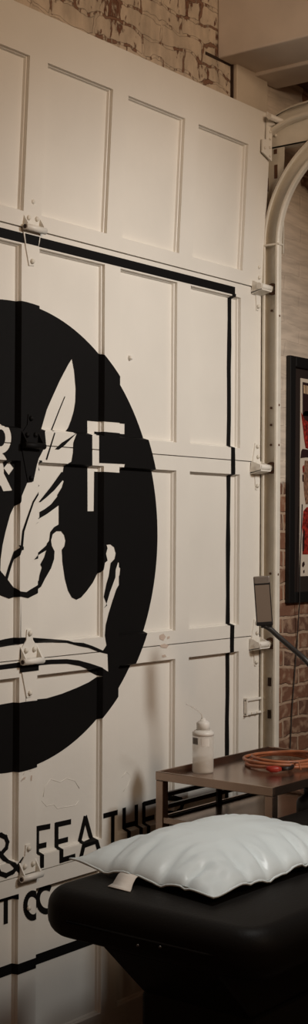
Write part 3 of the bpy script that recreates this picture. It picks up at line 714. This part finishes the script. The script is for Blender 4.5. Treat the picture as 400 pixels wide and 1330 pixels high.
# head axes: long axis leans left going up, face turned towards the room
top_ = atd(339.7, 747.5, DL); bot_ = atd(344, 809, DL)
ax_l = (top_ - bot_).normalized(); face = (Vector((-.80, -.56, .16))); face = (face - ax_l * face.dot(ax_l)).normalized(); ax_w = ax_l.cross(face).normalized()
HW, HL, HT = .0245, (top_ - bot_).length / 2, .007
def hbox(bm, w0, w1, l0, l1, t0, t1):
    vs = box(bm, w0, w1, t0, t1, l0, l1)
    for v in vs: c = v.co.copy(); v.co = hc + ax_w * c.x + face * c.y + ax_l * c.z
bm = bmesh.new(); hbox(bm, -HW, HW, -HL, HL, -HT, HT); hd = obj('lamp_head', bm, M['lampgrey'], lamp, bevel=.004)
bm = bmesh.new(); hbox(bm, -HW + .003, HW - .003, -HL + .004, HL - .024, HT - .001, HT + .0012); o = obj('lamp_panel', bm, M['lampface'], hd); o['label'] = 'flat beige panel'
bm = bmesh.new(); hbox(bm, -HW + .001, HW - .001, HL - .026, HL - .0215, HT - .001, HT + .0018); hbox(bm, -HW + .0005, -HW + .003, -HL + .004, HL - .02, HT - .001, HT + .0014); hbox(bm, HW - .003, HW - .0005, -HL + .004, HL - .02, HT - .001, HT + .0014); obj('bezel', bm, M['lampblack'], hd)
bm = bmesh.new(); hbox(bm, -HW, HW, -HL - .006, -HL + .006, -HT - .002, HT + .002); hbox(bm, -HW * .5, HW * .9, -HL - .013, -HL - .004, -HT, HT); o = obj('clip', bm, M['lampblack'], hd, bevel=.002)
pts = [atd(344, 813, DL), atd(351, 817, DL), atd(362, 827, DL - .01), atd(378, 841, DL - .03), atd(400, 861, DL - .06), atd(415, 885, DL - .02), atd(421, 915, DL + .1)]
pts += [Vector((cl_p.x + .012, cl_p.y, TZ + .10)), Vector((cl_p.x + .012, cl_p.y, TZ + .03))]
def cr(P, n=8):
    out = []
    for i in range(len(P) - 1):
        p0, p1, p2, p3 = P[max(i - 1, 0)], P[i], P[i + 1], P[min(i + 2, len(P) - 1)]
        for k in range(n):
            t = k / n; out.append(.5 * ((2 * p1) + (p2 - p0) * t + (2 * p0 - 5 * p1 + 4 * p2 - p3) * t * t + (3 * p1 - p0 - 3 * p2 + p3) * t ** 3))
    return out + [P[-1]]
bm = bmesh.new(); tube(bm, cr(pts), .0080, 12); obj('gooseneck', bm, M['neck'], lamp)
bm = bmesh.new(); box(bm, cl_p.x - .02, cl_p.x + .024, cl_p.y - .02, cl_p.y + .02, TZ + .001, TZ + .03); box(bm, cl_p.x + .006, cl_p.x + .024, cl_p.y - .02, cl_p.y + .02, TZ - .05, TZ + .001); box(bm, cl_p.x - .02, cl_p.x + .024, cl_p.y - .02, cl_p.y + .02, TZ - .06, TZ - .045)
obj('clamp', bm, M['lampblack'], lamp, bevel=.002)

# ------------------------------------------------------------------ treatment bed
bx0, by0, by1 = -1.207, -1.20, -.597; BT, BB = .80, .692
bed = empty('treatment_bed', (-.3, -.88, 0)); tag(bed, 'black vinyl treatment bed with rounded head end, under the pillow', 'bed')
def pad(x0, x1, y0, y1, z0, z1, rc, re, name):
    bm = bmesh.new(); vs = box(bm, x0, x1, y0, y1, z0, z1)
    ve = [e for e in bm.edges if abs(e.verts[0].co.z - e.verts[1].co.z) > .01]
    bmesh.ops.bevel(bm, geom=ve, offset=rc, segments=8, affect='EDGES', profile=.5)
    he = [e for e in bm.edges if abs(e.verts[0].co.z - e.verts[1].co.z) < 1e-5 and len(e.link_faces) == 2 and abs(e.link_faces[0].normal.z - e.link_faces[1].normal.z) > .5]
    bm.normal_update()
    he = [e for e in bm.edges if len(e.link_faces) == 2 and abs(abs(e.link_faces[0].normal.z) - abs(e.link_faces[1].normal.z)) > .5]
    bmesh.ops.bevel(bm, geom=he, offset=re, segments=6, affect='EDGES', profile=.5)
    return obj(name, bm, M['vinyl'], bed, smooth=True)
hp_ = pad(bx0, -.40, by0, by1, BB, BT, .085, .044, 'head_cushion')
bm = bmesh.new(); tube(bm, [(bx0 + .018, by0 + .075, BT - .058), (bx0 + .004, by0 + .10, BT - .058)] + [(bx0 - .001, y, BT - .058) for y in (by0 + .13, -.7, by1 - .13)] + [(bx0 + .01, by1 - .07, BT - .058)], .003, 6); obj('piping', bm, M['vinyl'], hp_)
pad(-.39, .60, by0, by1, BB - .01, BT, .06, .04, 'seat_cushion')
# sloped underframe and pedestal
bm = bmesh.new(); prism(bm, [(-1.179, -.772, BB + .004), (-.992, -.738, .543), (.40, -.738, .543), (.55, -.772, BB + .004)], (0, -.30, 0)); obj('underframe', bm, M['vinyl'], bed, bevel=.008)
bm = bmesh.new(); box(bm, -.994, .40, -1.05, -.738, .06, .545); obj('pedestal', bm, M['vinyl'], bed, bevel=.01)
bm = bmesh.new(); box(bm, -.95, .36, -1.02, -.77, 0, .06); obj('plinth', bm, M['lampblack'], bed)
bm = bmesh.new()
for px, py in ((179, 1228), (208, 1230)):
    # on the sloped end face of the underframe
    d = ray(px, py); n = Vector((-(BB + .004 - .543), 0, -.187)).normalized(); p0_ = Vector((-1.179, 0, BB + .004)); t = (p0_ - CAM).dot(n) / d.dot(n); p = CAM + d * t
    bm = bmesh.new(); bmesh.ops.create_uvsphere(bm, u_segments=10, v_segments=6, radius=.003, matrix=Matrix.Translation(p)); sc_ = obj('screw', bm, M['chrome'], bed, smooth=True); sc_['label'] = 'steel screw head'

# ------------------------------------------------------------------ pillow
PW, PL, PH = .47, .62, .078
pc = Vector((-.755, -.77, BT + .002))
PA = un(91, 1117, 2, BT + .024); PB = un(277, 1168, 2, BT + .014)
pil = empty('pillow', pc); tag(pil, 'pale blue vinyl pillow with a white tag, lying on the black bed', 'pillow')
def pil_pt(u, v, side):
    """u along the bed, v across, both in -1..1"""
    uu = u * (1 - .05 * (1 - v * v) * abs(u) ** 3); vv = v * (1 - .05 * (1 - u * u) * abs(v) ** 3)
    q0 = PA.lerp(PB, (1 - vv) / 2); q1 = q0 + Vector((PL, -.02 + .01 * vv, 0)); xy = q0.lerp(q1, (uu + 1) / 2)
    e = max(0, 1 - abs(u) ** 3.2) ** .62 * max(0, 1 - abs(v) ** 2.6) ** .62
    edge = 1 - e
    rip = noise.noise(Vector((u * 9, v * 2.2, 1.3))) * .010 * abs(v) ** 1.5 * (1 - abs(v) ** 8) + noise.noise(Vector((u * 2.2, v * 9, 4.1))) * .010 * abs(u) ** 1.5 * (1 - abs(u) ** 8)
    rip += .006 * noise.noise(Vector((u * 3.1, v * 3.3, 7.7))) * e
    # creases running in from the front edge
    for c0, ww, dd in ((-.55, .05, .009), (-.32, .035, .010), (-.08, .05, .007), (.16, .03, .010), (.33, .05, .008)):
        rip -= 1.5 * dd * math.exp(-((u - c0 - .25 * (v + 1)) / ww) ** 2) * math.exp(-((v + .78) / .26) ** 2)
    for c0, ww, dd in ((-.6, .05, .008), (-.25, .06, .009), (.15, .045, .010), (.5, .05, .008)):
        rip -= 1.3 * dd * math.exp(-((v - c0 - .2 * (u + 1)) / ww) ** 2) * math.exp(-((u + .82) / .22) ** 2)
    zm = .016 + .010 * (abs(u) ** 4 * abs(v) ** 4) + .006 * sin(u * 9 + 1) * abs(v) ** 6 + .005 * sin(v * 8) * abs(u) ** 6
    if side > 0: z = zm + e * (PH - .016) + rip
    else: z = zm - e ** .7 * (zm - .001)
    return Vector((xy.x, xy.y, pc.z + max(z, .001)))
bm = bmesh.new(); NU, NV = 96, 76
def dens(t): return math.copysign(1 - (1 - abs(t)) ** 1.5, t)
for side in (1, -1):
    g = [[bm.verts.new(pil_pt(dens(-1 + 2 * i / NU), dens(-1 + 2 * j / NV), side)) for j in range(NV + 1)] for i in range(NU + 1)]
    for i in range(NU):
        for j in range(NV): bm.faces.new((g[i][j], g[i + 1][j], g[i + 1][j + 1], g[i][j + 1]))
bmesh.ops.remove_doubles(bm, verts=bm.verts[:], dist=1e-5)
obj('cushion', bm, M['pillow'], pil, smooth=True)
# seam cord round the edge
ed = [pil_pt(-1 + 2 * i / 40, -1, 1) for i in range(40)] + [pil_pt(1, -1 + 2 * i / 30, 1) for i in range(30)] + [pil_pt(1 - 2 * i / 40, 1, 1) for i in range(40)] + [pil_pt(-1, 1 - 2 * i / 30, 1) for i in range(30)]
bm = bmesh.new(); tube(bm, ed, .0028, 6, closed=True); obj('seam', bm, M['pillow'], pil)
# care tag on the head-end edge
tv = [(-1, .20), (-1, .05)]
e0, e1 = pil_pt(-1, .30, 1), pil_pt(-1, .06, 1)
bm = bmesh.new(); rows = []
dirn = Vector((-1, -.10, 0)).normalized()
for s_, dz, tw in ((-.006, .002, 0), (.012, -.003, 0), (.026, -.012, .002), (.036, -.018, .006), (.046, -.0215, .012), (.062, -.0225, .020)):
    rows.append([bm.verts.new(e0 + dirn * s_ + Vector((0, -tw * .3, max(dz, -(e0.z - BT) + .003)))), bm.verts.new(e1 + dirn * (s_ * (1.0)) + Vector((0, -tw, max(dz, -(e1.z - BT) + .002))))])
for a, b in zip(rows, rows[1:]): bm.faces.new((a[0], a[1], b[1], b[0]))
o = obj('care_tag', bm, M['tag'], pil, smooth=True); o['label'] = 'white satin tag'
sd = o.modifiers.new('thickness', 'SOLIDIFY'); sd.thickness = .0012

# ------------------------------------------------------------------ lamp overhead and fill
def area(name, loc, target, size, power, col, size_y=None):
    ld = bpy.data.lights.new(name, 'AREA'); ld.energy = power; ld.color = col; ld.size = size
    if size_y: ld.shape = 'RECTANGLE'; ld.size_y = size_y
    o = bpy.data.objects.new(name, ld); C.objects.link(o); o.location = loc
    d = Vector(target) - Vector(loc); o.rotation_euler = d.to_track_quat('-Z', 'Y').to_euler(); return o
def spot(name, loc, target, power, col, ang, blend, rad):
    ld = bpy.data.lights.new(name, 'SPOT'); ld.energy = power; ld.color = col; ld.spot_size = R(ang); ld.spot_blend = blend; ld.shadow_soft_size = rad
    o = bpy.data.objects.new(name, ld); C.objects.link(o); o.location = loc
    o.rotation_euler = (Vector(target) - Vector(loc)).to_track_quat('-Z', 'Y').to_euler(); return o
spot('ceiling_spot', (.05, -2.74, 3.0), (.0, 0, 1.66), 208, (1, 1, .985), 60, 1, .2)
wl = area('warm_fill', (-1.3, -3.6, 3.3), (.5, 0, 2.9), 1.0, 20, (1, .74, .51), .8); wl.data.spread = R(120)  # unseen warm fill, added to lift and tint the beam and upper wall
bl2 = area('pillow_fill', (-.8, -1.25, 3.2), (-.8, -1.1, 0), .3, 1.55, (1, .98, .95), .3); bl2.data.spread = R(40)  # unseen light added above the bed just to brighten the pillow
w = bpy.data.worlds.new('world'); sc.world = w; w.use_nodes = True
w.node_tree.nodes['Background'].inputs['Color'].default_value = (.38, .19, .10, 1)
w.node_tree.nodes['Background'].inputs['Strength'].default_value = .40
sc.view_settings.view_transform = 'Standard'; sc.view_settings.look = 'None'; sc.view_settings.gamma = 1
sc.view_settings.use_curve_mapping = False; sc.view_settings.exposure = 0
sc.cycles.use_denoising = True
